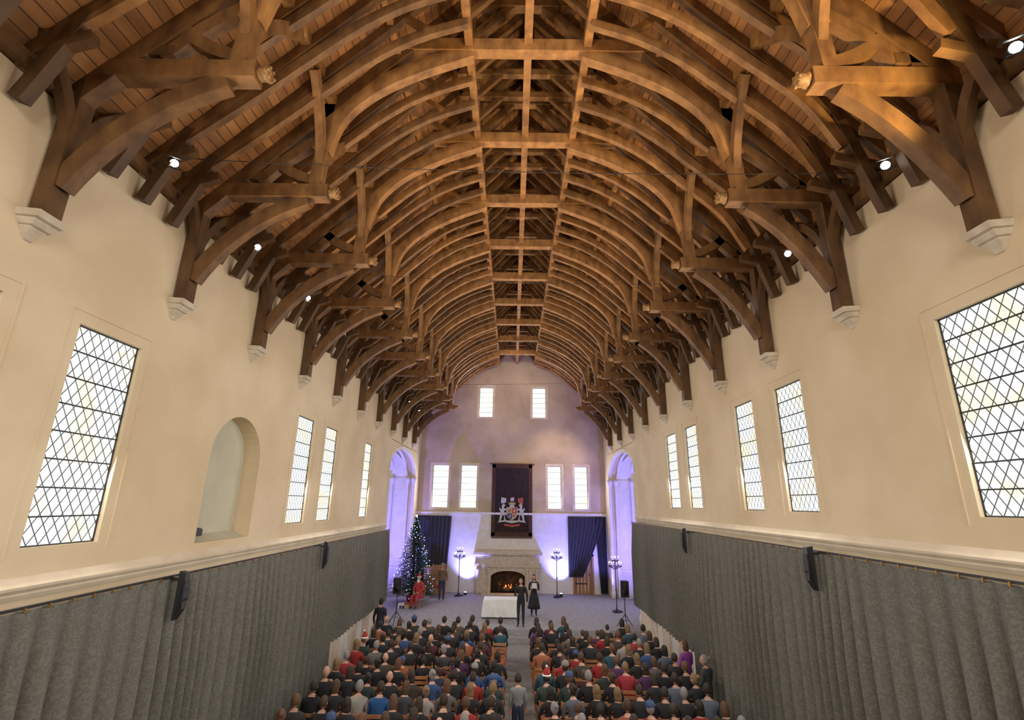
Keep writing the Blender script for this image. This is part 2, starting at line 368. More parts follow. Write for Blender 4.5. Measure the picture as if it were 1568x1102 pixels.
# ------------------------------------------------------------------ roof timbers
def bez(p0,p1,p2,n=8):
    return [tuple((1-t)**2*a+2*t*(1-t)*b+t*t*c for a,b,c in zip(p0,p1,p2)) for t in [i/n for i in range(n+1)]]
RW_={-1:abs(XL-CX),1:abs(XR-CX)}
def rib(pts,n=4):
    P=[Vector(p) for p in pts]; P=[2*P[0]-P[1]]+P+[2*P[-1]-P[-2]]; out=[]
    for i in range(1,len(P)-2):
        for k in range(n):
            t=k/n; out.append(.5*((2*P[i])+(-P[i-1]+P[i+1])*t+(2*P[i-1]-5*P[i]+4*P[i+1]-P[i+2])*t*t+(-P[i-1]+3*P[i]-3*P[i+1]+P[i+2])*t**3))
    out.append(P[-2]); return out
SY=(0,1,0)
def truss_mesh(var):
    mb=MB()
    for s in(-1,1):
        W=RW_[s]; Q=lambda x,z,y=0:(CX+s*x,y,z)
        mb.beam([Q(W-.12,8.36),Q(W-.12,10.35)],.22,.2,SY,M_OAK,.42)
        mb.beam(bez(Q(W-.2,8.75),Q(W-.75,9.85),Q(3.85,10.30),10),.17,.24,SY,M_OAK,.6)
        mb.beam([Q(W+.25,10.45),Q(3.5,10.45)],.22,.25,SY,M_OAK,.8)
        mb.beam([Q(W+.2,10.75),Q(4.6,10.75)],.16,.15,SY,M_OAK,.5)
        c=Q(3.42,10.45)
        mb.lathe([(.06,-.10),(.09,-.06),(.085,0),(.11,.05),(.05,.09)],(c[0],0,c[2]),M_GOLD,10,'x')
        for k in range(6):
            a=k*math.pi/3; mb.ball((c[0]-s*.08,.08*math.cos(a),c[2]+.08*math.sin(a)),.025,M_GOLD,6,4)
        mb.beam([Q(3.75,10.55),Q(3.66,12.3)],.2,.2,SY,M_OAK,.85)
        mb.beam(bez(Q(3.85,10.7),Q(4.25,10.8),Q(4.75,11.3),5),.14,.18,SY,M_OAK,.7)
        mb.beam([Q(W-.45,10.5),Q(W-.45,zr(W-.45)-.05)],.16,.16,SY,M_OAK,.5)
        mb.beam([Q(W+.1,zr(W+.1)-.14),Q(0,zr(0)-.14)],.2,.24,SY,M_OAK,.65)
        mb.beam(rib([Q(3.72,11.3),Q(3.5,12.05),Q(2.95,12.68),Q(2.1,13.2),Q(1.1,13.62)],5),.18,.31,SY,M_OAK,1.25)
        mb.beam(rib([Q(4.75,10.65),Q(4.3,11.15),Q(3.7,11.65),Q(3.3,12.3)],3),.14,.18,SY,M_OAK,.75)
        for d in(-1,1):
            mb.beam(bez(Q(3.72,11.0),Q(3.68,11.75,d*.25),Q(3.6,12.2,d*.95),6),.13,.18,(1,0,0),M_OAK,random.uniform(.7,1.1))
            mb.beam(bez(Q(W-.15,9.3),Q(W-.15,10.0,d*.2),Q(W-.2,10.35,d*.7),4),.12,.14,(1,0,0),M_OAK,.4)
            mb.beam([Q(1.14,13.9,d*.05),Q(1.14,14.75,d*.9)],.12,.12,(1,0,0),M_OAK,.6)
        mb.beam([Q(1.14,13.8),Q(1.14,zr(1.14)-.1)],.18,.18,SY,M_OAK,.7)
        mb.beam([Q(1.1,13.9),Q(.15,15.0)],.14,.16,SY,M_OAK,.6)
        mb.beam([Q(2.4,13.75),Q(1.5,14.5)],.14,.16,SY,M_OAK,.6)
    mb.beam([(CX-2.45,0,13.74),(CX+2.45,0,13.74)],.22,.27,SY,M_OAK,1.35)
    mb.beam([(CX-1.3,0,14.85),(CX+1.3,0,14.85)],.18,.2,SY,M_OAK,.7)
    return mb.mesh('hammerbeam_truss')
def frame_mesh(v):
    mb=MB()
    for s in(-1,1):
        W=RW_[s]; Q=lambda x,z,y=0:(CX+s*x,y,z)
        mb.beam([Q(W+.1,zr(W+.1)-.09),Q(0,zr(0)-.09)],.13,.16,SY,M_OAK,random.uniform(.55,.85))
        mb.beam([Q(W-.12,9.42),Q(W-.62,zr(W-.62)-.05)],.14,.16,SY,M_OAK,.36)
        mb.beam([Q(W+.1,10.0 if s<0 else 10.1),Q(W-.75,10.3)],.12,.14,SY,M_OAK,.45)
        mb.beam(rib([Q(W-.55,10.5),Q(4.3,11.35),Q(3.5,12.12),Q(2.75,12.8),Q(2.0,13.28),Q(1.14,13.62)],4),.11,.17,SY,M_OAK,random.uniform(.6,1.35))
        mb.beam([Q(1.8,13.4),Q(2.3,13.75)],.12,.12,SY,M_OAK)
        mb.beam([Q(1.2,13.7),Q(.4,14.6)],.1,.12,SY,M_OAK,.6)
    mb.beam([(CX-1.55,0,14.45),(CX+1.55,0,14.45)],.13,.16,SY,M_OAK,.75)
    return mb.mesh('rafter_frame')
tm=[truss_mesh(i) for i in range(2)]; fm=[frame_mesh(i) for i in range(5)]
ks=list(range(-3,10))
for k in ks:
    inst('hammerbeam_truss',tm[k%2],(0,T0+TS*k,0))
for k in range(-4,10):
    for j in(1,2,3):
        y=T0+TS*(k+j/4)
        if YN+.2<y<YF-.1: inst('rafter_frame',fm[(k*3+j*7)%5],(0,y,0))
mb=MB()
for x,z,w,h in((-1.14,13.78,.15,.18),(0,13.82,.15,.14),(1.14,13.78,.15,.18),(-3.62,12.38,.16,.18),(3.62,12.38,.16,.18),(-2.5,13.55,.12,.14),(2.5,13.55,.12,.14),(0,zr(0)-.25,.12,.3)):
    y=YN
    while y<YF:
        mb.beam([(CX+x,y,z),(CX+x,min(y+TS,YF),z)],w,h,(1,0,0),M_OAK,random.uniform(.8,1.4)); y+=TS
for s in(-1,1):
    W=RW_[s]; mb.beam([(CX+s*(W-.03),YN,ZT+.1),(CX+s*(W-.03),YF,ZT+.1)],.2,.16,(1,0,0),M_OAK,.5)
mb.obj('roof_purlins')
mb=MB()
prof=[(.0,.0,.05),(.05,.04,.09),(.12,.10,.13),(.14,.10,.13),(.15,.14,.16),(.20,.17,.18),(.22,.17,.18),(.23,.22,.21),(.31,.24,.22)]
vs=[];fs=[]
for z,d,w in prof: vs+=[(0,-w,z),(0,w,z),(max(d,.02),w*.8,z),(max(d,.02),-w*.8,z)]
for i in range(len(prof)-1):
    for k in range(4): fs.append((4*i+k,4*i+(k+1)%4,4*i+4+(k+1)%4,4*i+4+k))
fs+=[(3,2,1,0),tuple(4*(len(prof)-1)+k for k in range(4))]
mb.raw(vs,fs,M_STONE); cm=mb.mesh('stone_corbel')
for k in ks:
    y=T0+TS*k
    inst('stone_corbel',cm,(XL+.001,y,8.05)); inst('stone_corbel',cm,(XR-.001,y,8.05),math.pi)

mb=MB()
for y,zl,zz in((6.5,10.55,10.2),(11.6,10.9,10.7),(16.5,10.9,10.8),(24,11.2,11.2)):
    x0=XL+(.35 if y<7 else .9); x1=XR-(.3 if y<7 else .9)
    pts=[(x0+(x1-x0)*t,y,min(zl,zr(abs(x0-CX))-.1)*(1-t)+min(zz,zr(abs(x1-CX))-.1)*t+.0-.12*4*t*(1-t)) for t in [i/12 for i in range(13)]]
    for a,b in zip(pts[:-1],pts[1:]): mb.tube(a,b,.006,.006,M_BLACK,5)
mb.obj('tension_cable')

# ------------------------------------------------------------------ curtains
def curtain(name,xw,s,y0,y1,zt,zb_fn,m,pitch=.31,amp=.13,off=.27):
    mb=MB(); st=.0155; n=int((y1-y0)/st); R=9; ph=0; phs=[]
    for i in range(n+1):
        phs.append(ph); y=y0+i*st; ph+=2*math.pi*st/pitch*(1+.28*math.sin(y*1.7+1.3*math.sin(y*.61)))
    vs=[]
    for i in range(n+1):
        y=y0+(y1-y0)*i/n; zb=zb_fn(y)
        for r in range(R+1):
            t=(r/R)**1.25; a=amp*(.25+.75*min(1,t*2.6))*(.85+.2*math.sin(y*2.3)); p=phs[i]+.2*math.sin(t*2.5+y*.8)
            wv=math.cos(p); wv=1-2*abs(math.sin(p/2))**.8 if True else wv
            vs.append((xw-s*(off-a*wv*.9),y+.035*math.sin(p)*min(1,t*2),zt+(zb-zt)*t))
    fs=[(i*(R+1)+r,(i+1)*(R+1)+r,(i+1)*(R+1)+r+1,i*(R+1)+r+1) for i in range(n) for r in range(R)]
    mb.raw(vs,fs,m,1,True)
    mb.beam([(xw-s*off,y0,zt+.03),(xw-s*off,y1,zt+.03)],.03,.03,(1,0,0),M_BLACK,1)
    y=y0+.1
    while y<y1:
        mb.box(xw-s*(off+.04),xw-s*(off+.02),y-.01,y+.01,zt-.02,zt+.03,M_BRASS); y+=pitch
    return mb.obj(name)
curtain('curtain',XL,-1,-1,16.2,4.05,lambda y:.12,M_CURT)
curtain('curtain',XL,-1,16.25,22.7,4.05,lambda y:1.25,M_CURT)
curtain('curtain',XR,1,-1,15.7,4.50,lambda y:.12,M_CURT)
curtain('curtain',XR,1,15.75,22.7,4.50,lambda y:1.25,M_CURT)
mb=MB()
for s,xw in((-1,XL),(1,XR)):
    mb.box(xw,xw-s*.04,16.0,21.6,0,1.7,M_WHITE)
    for y in (17,18.8,20.4):
        mb.box(xw-s*.04,xw-s*.07,y,y+.9,.08,1.1,M_TRIM)
mb.obj('trim_5')

def drape(name,x0t,x1t,x0b,x1b,y,zt,zb,m):
    mb=MB(); n=70;R=10; vs=[]
    for i in range(n+1):
        u=i/n
        for r in range(R+1):
            t=r/R; k=t**1.3; a=x0t+(x0b-x0t)*k; b=x1t+(x1b-x1t)*k
            vs.append((a+(b-a)*u, y-.07+.05*math.sin(u*2*math.pi*9), zt+(zb-zt)*t))
    fs=[(i*(R+1)+r,(i+1)*(R+1)+r,(i+1)*(R+1)+r+1,i*(R+1)+r+1) for i in range(n) for r in range(R)]
    mb.raw(vs,fs,m,1,True); mb.tube((x0t,y-.07,zt+.03),(x1t,y-.07,zt+.03),.03,.03,M_BLACK)
    mb.obj(name)
drape('drape_curtain',-5.5,-3.5,-5.2,-3.75,YF-.1,4.45,DA+.05,M_CURTD)
drape('drape_curtain',3.25,5.3,3.25,4.05,YF-.1,4.5,DA+.9,M_CURTD)
drape('drape_curtain',4.85,5.45,5.05,5.45,YF-.1,4.5,DA+.05,M_CURTD)

# ------------------------------------------------------------------ door
mb=MB(); a,b=DOOR
for i in range(5):
    w=(b-a-.2)/5; mb.box(a+.1+i*w,a+.1+(i+1)*w-.012,YF+.1,YF+.15,DA,2.4,M_ORW)
for x0,x1,z0,z1 in((a,a+.1,DA,2.5),(b-.1,b,DA,2.5),(a,b,2.4,2.5)): mb.box(x0,x1,YF-.06,YF+.2,z0,z1,M_ORW)
for z in(.9,1.9): mb.box(a+.12,a+.8,YF+.07,YF+.1,z,z+.06,M_BLACK)
mb.ball((b-.25,YF+.06,1.4),.035,M_BLACK)
mb.obj('door_1')

# ------------------------------------------------------------------ fireplace
mb=MB(); fy=YF
mb.box(-2.0,FPO[0],fy-.35,fy-.04,DA,1.75,M_STONE); mb.box(FPO[1],1.6,fy-.35,fy-.04,DA,1.75,M_STONE)
archfill(mb,FPO[0],FPO[1],1.25,1.6,lambda u,d,z:(u,fy-.35+d,z),.3,M_STONE,top=1.75)
lv=[(-2.0,1.6,fy-.35,1.72),(-2.1,1.7,fy-.42,1.80),(-2.1,1.7,fy-.42,1.95),(-2.0,1.6,fy-.34,2.0),(-1.95,1.55,fy-.32,2.35),(-2.15,1.75,fy-.46,2.44),(-2.15,1.75,fy-.46,2.56),(-1.9,1.5,fy-.04,2.7)]
for (a0,b0,y0,z0),(a1,b1,y1,z1) in zip(lv[:-1],lv[1:]):
    mb.face([(a0,y0,z0),(b0,y0,z0),(b1,y1,z1),(a1,y1,z1)],M_STONE)
    mb.face([(a0,y0,z0),(a1,y1,z1),(a1,fy-.04,z1),(a0,fy-.04,z0)],M_STONE)
    mb.face([(b0,y0,z0),(b1,y1,z1),(b1,fy-.04,z1),(b0,fy-.04,z0)],M_STONE)
mb.face([(-2,fy-.35,1.72),(1.6,fy-.35,1.72),(1.6,fy-.04,1.72),(-2,fy-.04,1.72)],M_STONE)
for x in(FPO[0]-.12,FPO[1]+.12,-1.85,1.45):
    mb.lathe([(.12,DA),(.12,.55),(.08,.62),(.08,1.5),(.12,1.6),(.13,1.74)],(x,fy-.38,0),M_STONE,10)
mb.box(-1.6,1.2,fy-.8,fy-.35,DA,DA+.06,M_STONE)
mb.obj('fireplace')
mb=MB()
for i in range(4): mb.tube((-.6+i*.1,fy-.05+i*.1,.52+.05*i),(.3+i*.05,fy+.05+i*.07,.56+.05*i),.07,.06,M_SOOT)
for x in(-.65,.3):
    mb.box(x-.02,x+.02,fy-.15,fy+.4,DA,.48,M_BLACK); mb.box(x-.02,x+.02,fy-.17,fy-.13,DA,.85,M_BLACK); mb.ball((x,fy-.15,.88),.045,M_BRASS)
for i in range(9):
    x=-.40+.5*random.random(); h=random.uniform(.10,.24); y=fy+.05+.25*random.random()
    mb.lathe([(.02,.60),(.04,.60+h*.3),(.02,.60+h*.7),(.004,.60+h)],(x,y,0),M_FIRE,7)
mb.obj('fire_grate_with_logs')

# ------------------------------------------------------------------ tapestry
M_TAP=noisy('tapestry_field',(.018,.010,.011),(.034,.018,.017),6,.9)
M_TAPB=noisy('tapestry_border',(.055,.024,.016),(.085,.040,.026),14,.9)
M_SIL=noisy('silver_thread',(.42,.40,.38),(.62,.60,.56),18,.7)
M_RED=noisy('heraldic_red',(.35,.06,.04),(.48,.12,.08),10,.8)
M_YEL=noisy('heraldic_gold',(.42,.30,.12),(.55,.42,.2),10,.7)
M_BLU=noisy('heraldic_blue',(.04,.06,.16),(.06,.09,.22),10,.8)
mb=MB(); ty=YF-.08; x0,x1,z0,z1=-1.2,1.18,3.42,7.48
mb.box(x0,x1,ty-.02,ty+.02,z0,z1,M_TAP)
bw=.2
for a,b,c,d in((x0,x1,z0,z0+bw),(x0,x1,z1-bw,z1),(x0,x0+bw,z0,z1),(x1-bw,x1,z0,z1)): mb.box(a,b,ty-.035,ty-.02,c,d,M_TAPB)
for a,b,c,d in((x0+bw,x1-bw,z0+bw,z0+bw+.02),(x0+bw,x1-bw,z1-bw-.02,z1-bw),(x0+bw,x0+bw+.02,z0+bw,z1-bw),(x1-bw-.02,x1-bw,z0+bw,z1-bw)): mb.box(a,b,ty-.04,ty-.02,c,d,M_TAPB)
n=48
for i in range(n): xx=x0+(x1-x0)*(i+.5)/n; mb.box(xx-.015,xx+.015,ty-.01,ty+.01,z0-.12,z0,M_TAPB)
mb.tube((x0-.15,ty,z1+.03),(x1+.15,ty,z1+.03),.035,.035,M_OAKD)
cz=4.68; cx=0.0
def poly(pts,m,lay=0,ox=0,oz=0,sx=1,sz=1): mb.face([(cx+(ox+sx*p[0])*1.05,ty-.045-.006*lay,cz+oz+sz*p[1]*.92) for p in pts],m)
shield=[(-.28,.34),(.28,.34),(.28,0),(.2,-.22),(0,-.38),(-.2,-.22),(-.28,0)]
poly(shield,M_SIL,1,sx=1.12,sz=1.1)
poly([(-.28,.34),(0,.34),(0,0),(-.28,0)],M_YEL,2); poly([(0,.34),(.28,.34),(.28,0),(0,0)],M_RED,2)
poly([(-.28,0),(0,0),(0,-.38),(-.2,-.22)],M_BLU,2); poly([(0,0),(.28,0),(.2,-.22),(0,-.38)],M_YEL,2)
poly([(-.2,.1),(-.1,.28),(-.06,.2),(-.1,.05)],M_RED,3); poly([(.08,.08),(.1,.28),(.2,.24),(.18,.06)],M_YEL,3); poly([(-.15,-.2),(-.12,-.05),(-.05,-.08),(-.06,-.24)],M_YEL,3); poly([(.05,-.22),(.06,-.06),(.15,-.06),(.13,-.2)],M_RED,3)
poly([(-.14,.38),(.14,.38),(.12,.52),(-.12,.52)],M_SIL,1)
poly([(-.17,.53),(.17,.53),(.2,.70),(.1,.62),(.06,.74),(0,.64),(-.06,.74),(-.1,.62),(-.2,.70)],M_YEL,1)
poly([(-.1,.76),(.1,.76),(.12,.95),(.04,1.0),(0,.94),(-.08,.96)],M_SIL,1)
sup=[(.34,-.42),(.44,-.42),(.42,-.2),(.52,-.05),(.60,-.40),(.70,-.42),(.66,-.1),(.64,.1),(.72,.3),(.66,.34),(.60,.2),(.56,.32),(.58,.45),(.52,.56),(.42,.56),(.36,.48),(.44,.42),(.42,.28),(.30,.30),(.31,.22),(.44,.14),(.42,0),(.30,.02),(.31,-.06),(.42,-.08)]
poly([(-a,b) for a,b in sup],M_SIL,1); poly(sup,M_SIL,1)
poly([(-.50,.56),(-.46,.56),(-.40,.80)],M_SIL,2); poly([(.40,.50),(.58,.50),(.56,.62),(.42,.62)],M_YEL,2)
poly([(-.62,.6),(-.60,.98),(-.32,.92),(-.34,.66)],M_SIL,1); poly([(.62,.6),(.60,.98),(.32,.92),(.34,.66)],M_RED,1)
poly([(-.7,-.42),(.7,-.42),(.78,-.56),(.4,-.50),(0,-.60),(-.4,-.50),(-.78,-.56)],M_SIL,1)
poly([(-.45,-.62),(0,-.70),(.45,-.62),(.42,-.74),(0,-.82),(-.42,-.74)],M_RED,1)
mb.obj('royal_arms_tapestry')

# ------------------------------------------------------------------ spotlights (track heads)
def spot_light(name,loc,target,energy,color,size=60,blend=.6,rad=.05,parent=None):
    l=bpy.data.lights.new(name,'SPOT'); l.energy=energy; l.color=color; l.spot_size=math.radians(size); l.spot_blend=blend; l.shadow_soft_size=rad
    o=bpy.data.objects.new(name,l); COL.objects.link(o); o.location=loc
    o.rotation_euler=(Vector(target)-Vector(loc)).to_track_quat('-Z','Y').to_euler()
    if parent: o.parent=parent
    return o
mb=MB()
mb.lathe([(.03,-.11),(.055,-.10),(.06,.08),(.07,.10),(.07,.11)],(0,0,0),M_BLACK,12)
mb.lathe([(.056,.105),(.056,.112)],(0,0,0),M_LAMP,12)
mb.tube((0,0,-.1),(0,.0,-.2),.012,.012,M_BLACK)
mb.box(-.10,.10,-.08,-.072,.10,.22,M_BLACK); mb.box(-.10,.10,.072,.08,.10,.22,M_BLACK)
sm=mb.mesh('spotlight_fixture')
for k in range(-1,9):
    for s,x,z in((-1,XL+.42,10.1),(1,XR-.35,9.85)):
        if k==-1 and s<0: continue
        y=T0+TS*k+1.3
        if s>0: y-=.45
        if k==-1: y=4.05
        tgt=Vector((0,y-6.5,6.0)) if k<3 else Vector((0,y+2,0))
        o=inst('spotlight',sm,(x,y,z)); d=(tgt-Vector((x,y,z)))
        o.rotation_euler=d.to_track_quat('Z','Y').to_euler()

# ------------------------------------------------------------------ wall speakers
mb=MB()
prof=[(.00,.34),(.10,.32),(.12,.12),(.12,-.05),(.10,-.22),(.03,-.36),(.0,-.36)]
n=len(prof)
vs=[(d,-.08*(1 if abs(z)<.3 else .7),z) for d,z in prof]+[(d,.08*(1 if abs(z)<.3 else .7),z) for d,z in prof]
fs=[tuple(range(n)),tuple(range(2*n-1,n-1,-1))]+[(i,i+1,n+i+1,n+i) for i in range(n-1)]
mb.raw(vs,fs,M_BLACK)
for z in (-.15,0,.15): mb.box(.118,.125,-.06,.06,z-.055,z+.055,M_LEAD)
mb.box(-.3,0,-.02,.02,.2,.24,M_BLACK)
sp=mb.mesh('wall_speaker')
for y in(8.4,14.6): inst('wall_speaker',sp,(XL+.40,y,3.82))
for y in(9.0,15.4): inst('wall_speaker',sp,(XR-.40,y,4.28),math.pi)

def speaker_stand(x,y):
    mb=MB()
    mb.tube((0,0,0.35),(0,0,1.15),.018,.018,M_BLACK)
    for k in range(3):
        a=k*2.094+.5; mb.tube((0,0,.5),(.38*math.cos(a),.38*math.sin(a),.012),.014,.014,M_BLACK); mb.tube((0,0,.28),(.22*math.cos(a),.22*math.sin(a),.22),.008,.008,M_BLACK)
    vs=[(-.17,-.16,1.15),(.17,-.16,1.15),(.12,.16,1.15),(-.12,.16,1.15)]; vs+=[(a,b,1.78) for a,b,c in vs]
    mb.raw(vs,[(3,2,1,0),(4,5,6,7),(0,1,5,4),(1,2,6,5),(2,3,7,6),(3,0,4,7)],M_BLACK)
    mb.lathe([(.13,-.005),(.11,.0)],(0,-.163,1.36),M_LEAD,16,'y'); mb.box(-.08,.08,-.17,-.16,1.58,1.7,M_LEAD)
    mb.obj('loudspeaker_on_stand',loc=(x,y,DA))
speaker_stand(-4.75,22.6); speaker_stand(4.75,22.6)

# ------------------------------------------------------------------ candelabra
def candelabrum(x,y,h=2.45):
    mb=MB()
    mb.lathe([(.22,0),(.22,.03),(.08,.07),(.035,.15),(.022,.3),(.022,.9),(.045,.95),(.022,1.0),(.018,h-.45)],(0,0,0),M_BLACK,12)
    for k in range(3):
        a=k*2.094; mb.tube((0,0,.12),(.3*math.cos(a),.3*math.sin(a),.0),.02,.025,M_BLACK)
    for z,r,n in((h-.45,.30,8),(h-.2,.15,4)):
        for k in range(24):
            a=2*math.pi*k/24;b=2*math.pi*(k+1)/24
            mb.tube((r*math.cos(a),r*math.sin(a),z),(r*math.cos(b),r*math.sin(b),z),.014,.014,M_BLACK,6)
        for k in range(n):
            a=2*math.pi*k/n; c=(r*math.cos(a),r*math.sin(a))
            mb.tube((0,0,z-.15),(c[0],c[1],z),.01,.01,M_BLACK,6)
            mb.lathe([(.012,0),(.035,.02),(.035,.035)],(c[0],c[1],z),M_BLACK,8); mb.lathe([(.014,.035),(.014,.14)],(c[0],c[1],z),M_WAX,8)
            mb.lathe([(.004,.14),(.014,.16),(.009,.19),(.002,.22)],(c[0],c[1],z),M_FLAME,7)
    mb.tube((0,0,h-.45),(0,0,h-.1),.015,.01,M_BLACK)
    mb.obj('candelabrum',loc=(x,y,DA))
for x,y in((-2.85,29.2),(2.5,29.2),(5.0,25.6)): candelabrum(x,y)

# ------------------------------------------------------------------ table with cloth
mb=MB()
def ring(w,d,z,wav=0): 
    pts=[]; n=12
    for i in range(n): pts.append((-w+2*w*i/n,-d))
    for i in range(n//2): pts.append((w,-d+2*d*i/(n//2)))
    for i in range(n): pts.append((w-2*w*i/n,d))
    for i in range(n//2): pts.append((-w,d-2*d*i/(n//2)))
    return [(x*(1+wav*.03*(j%2)),y*(1+wav*.06*(j%2)),z) for j,(x,y) in enumerate(pts)]
a=ring(.75,.38,.76);b=ring(.77,.4,.72);c=ring(.80,.43,.35,1);d=ring(.82,.45,.06,1.6); n=len(a)
mb.raw(a+b+c+d,[tuple(range(n))]+[(k*n+i,k*n+(i+1)%n,(k+1)*n+(i+1)%n,(k+1)*n+i) for k in range(3) for i in range(n)],M_CLOTH)
for sx in(-.65,.65):
    for sy in(-.3,.3): mb.box(sx-.025,sx+.025,sy-.025,sy+.025,0,.72,M_OAK)
mb.obj('table_with_white_cloth',loc=(-.45,24.3,DA))
def throne(x,y,rz=0):
    mb=MB()
    for sx in(-.33,.33):
        mb.box(sx-.035,sx+.035,-.3,-.23,0,.72,M_ORW); mb.box(sx-.035,sx+.035,.23,.3,0,1.5,M_ORW); mb.box(sx-.04,sx+.04,-.32,.26,.68,.74,M_ORW); mb.ball((sx,.265,1.55),.05,M_ORW)
    mb.box(-.33,.33,-.3,.28,.42,.48,M_ORW); mb.box(-.3,.3,-.28,.22,.48,.54,M_REDW); mb.box(-.3,.3,.25,.29,.5,1.4,M_ORW)
    archfill(mb,-.3,.3,1.4,1.41,lambda u,d,z:(u,.25+d,z),.04,M_ORW,top=1.55)
    mb.box(-.33,.33,-.28,-.25,.15,.42,M_ORW)
    o=mb.obj('throne_chair',loc=(x,y,DA)); o.rotation_euler=(0,0,rz)
throne(-3.9,28.9,.15)
mb=MB()
mb.box(-.5,.5,-.22,.22,.12,1.35,M_ORW)
for sx in(-1,1):
    mb.box(sx*.25-.2,sx*.25+.2,-.245,-.22,.25,1.2,M_ORW); mb.ball((sx*.06,-.26,.75),.02,M_BRASS)
    for sy in(-.18,.18): mb.box(sx*.46-.04,sx*.46+.04,sy-.04,sy+.04,0,.12,M_ORW)
mb.box(-.54,.54,-.26,.26,1.35,1.4,M_ORW)
mb.obj('wooden_cabinet',loc=(-4.3,29.6,DA))

# ------------------------------------------------------------------ christmas tree
M_NEED=noisy('fir_needles',(.014,.055,.020),(.04,.12,.04),12,.7)
M_BARK=noisy('bark',(.07,.04,.02),(.12,.07,.04),10,.9)
M_FAIRYW=mat('fairy_light_white',(1,1,1),.4,0,(.75,.85,1),5)
M_FAIRYB=mat('fairy_light_blue',(.2,.3,1),.4,0,(.15,.3,1),6)
rt=empty('christmas_tree',(-5.0,27.2,DA))
mb=MB(); H=4.1
mb.lathe([(.07,0),(.06,1),(.03,3),(.01,H)],(0,0,0),M_BARK,8)
mb.lathe([(.22,0),(.28,.3),(.30,.32)],(0,0,0),M_REDW,14)
lights=[]
for i in range(330):
    t=(i+.5)/330; z=.45+(H-.5)*t; R=(1-t)**.85*1.25*random.uniform(.8,1.08)+.05; a=i*2.399
    d=Vector((math.cos(a),math.sin(a),0)); p0=Vector((0,0,z)); mid=p0+d*R*.55+Vector((0,0,.04)); p1=p0+d*R+Vector((0,0,-.12*R+.06))
    mb.tube(p0,mid,.012,.008,M_BARK,4); mb.tube(mid,p1,.008,.003,M_BARK,4)
    sd=Vector((-d.y,d.x,0))
    nn=int(5+R*16)
    for k in range(nn):
        f=.15+.85*k/nn; q=p0.lerp(mid,f*2) if f<.5 else mid.lerp(p1,f*2-1)
        for sg in(-1,1):
            l=.17*(1.1-f*.6)*random.uniform(.7,1.2); dr=(sd*sg*.8+d*.7+Vector((0,0,random.uniform(-.35,.3)))).normalized(); w=.03
            nrm=Vector((0,0,1)).cross(dr).normalized()*w
            mb.face([q-nrm*.4,q+dr*l*.5-nrm,q+dr*l,q+dr*l*.5+nrm,q+nrm*.4],M_NEED)
    if random.random()<.42: lights.append((p1-d*.03,random.random()<.5))
mb.obj('tree_body',rt)
mb=MB()
for p,bl in lights: mb.ball(p,.018,M_FAIRYB if bl else M_FAIRYW,6,4)
mb.ball((0,0,H+.05),.05,M_FAIRYW,8,6)
mb.obj('fairy_lights',rt)
mb=MB()
for i in range(5):
    x=random.uniform(-.4,.2); y=random.uniform(-1.5,-1.2); w=random.uniform(.1,.15); h=random.uniform(.12,.22); m=[M_REDW,M_BLU,M_YEL,M_CLOTH][i%4]
    mb.box(x-w,x+w,y-w,y+w,0,h,m); mb.box(x-.015,x+.015,y-w-.004,y+w+.004,0,h+.006,M_YEL); mb.box(x-w-.004,x+w+.004,y-.015,y+.015,0,h+.006,M_YEL)
mb.obj('wrapped_presents',loc=(-4.95,27.2,DA))

# ------------------------------------------------------------------ people
def objcol_mat(name,val=1.0,rough=.85):
    m=mat(name,(.3,.3,.3),rough); N,L,b=nodes(m); oi=N.new('ShaderNodeObjectInfo')
    n=N.new('ShaderNodeTexNoise'); n.inputs['Scale'].default_value=14; tc=N.new('ShaderNodeTexCoord'); L.new(tc.outputs['Object'],n.inputs['Vector'])
    r=N.new('ShaderNodeValToRGB'); r.color_ramp.elements[0].color=(.75*val,)*3+(1,); r.color_ramp.elements[1].color=(1.1*val,)*3+(1,)
    L.new(n.outputs['Fac'],r.inputs['Fac'])
    mx=N.new('ShaderNodeMix'); mx.data_type='RGBA'; mx.blend_type='MULTIPLY'; mx.inputs['Factor'].default_value=1
    L.new(oi.outputs['Color'],mx.inputs['A']); L.new(r.outputs[0],mx.inputs['B']); L.new(mx.outputs['Result'],b.inputs['Base Color']); return m
def random_mat(name,cols,seedmul):
    m=mat(name,(.3,.3,.3),.7); N,L,b=nodes(m); oi=N.new('ShaderNodeObjectInfo')
    a=N.new('ShaderNodeMath'); a.operation='MULTIPLY'; a.inputs[1].default_value=seedmul; f=N.new('ShaderNodeMath'); f.operation='FRACT'
    r=N.new('ShaderNodeValToRGB'); r.color_ramp.interpolation='CONSTANT'
    while len(r.color_ramp.elements)<len(cols): r.color_ramp.elements.new(.5)
    for i,c in enumerate(cols): r.color_ramp.elements[i].position=i/len(cols); r.color_ramp.elements[i].color=(*c,1)
    L.new(oi.outputs['Random'],a.inputs[0]); L.new(a.outputs[0],f.inputs[0]); L.new(f.outputs[0],r.inputs['Fac']); L.new(r.outputs[0],b.inputs['Base Color']); return m
M_TOP=objcol_mat('clothing_top')
M_HAIR=random_mat('hair',[(.015,.010,.007),(.03,.016,.010),(.06,.03,.015),(.20,.12,.055),(.03,.02,.012),(.02,.012,.008),(.22,.21,.20),(.08,.04,.02),(.025,.016,.012),(.12,.055,.025)],1.)
M_HAIR2=random_mat('hair_long',[(.015,.010,.007),(.03,.016,.010),(.07,.035,.018),(.18,.11,.05),(.03,.02,.012),(.10,.045,.02)],3.)
M_PANT=random_mat('trousers',[(.015,.015,.02),(.03,.04,.08),(.05,.045,.04),(.02,.02,.025),(.09,.08,.07)],7.3)
M_SKIN=noisy('skin',(.46,.25,.17),(.56,.32,.23),10,.55)
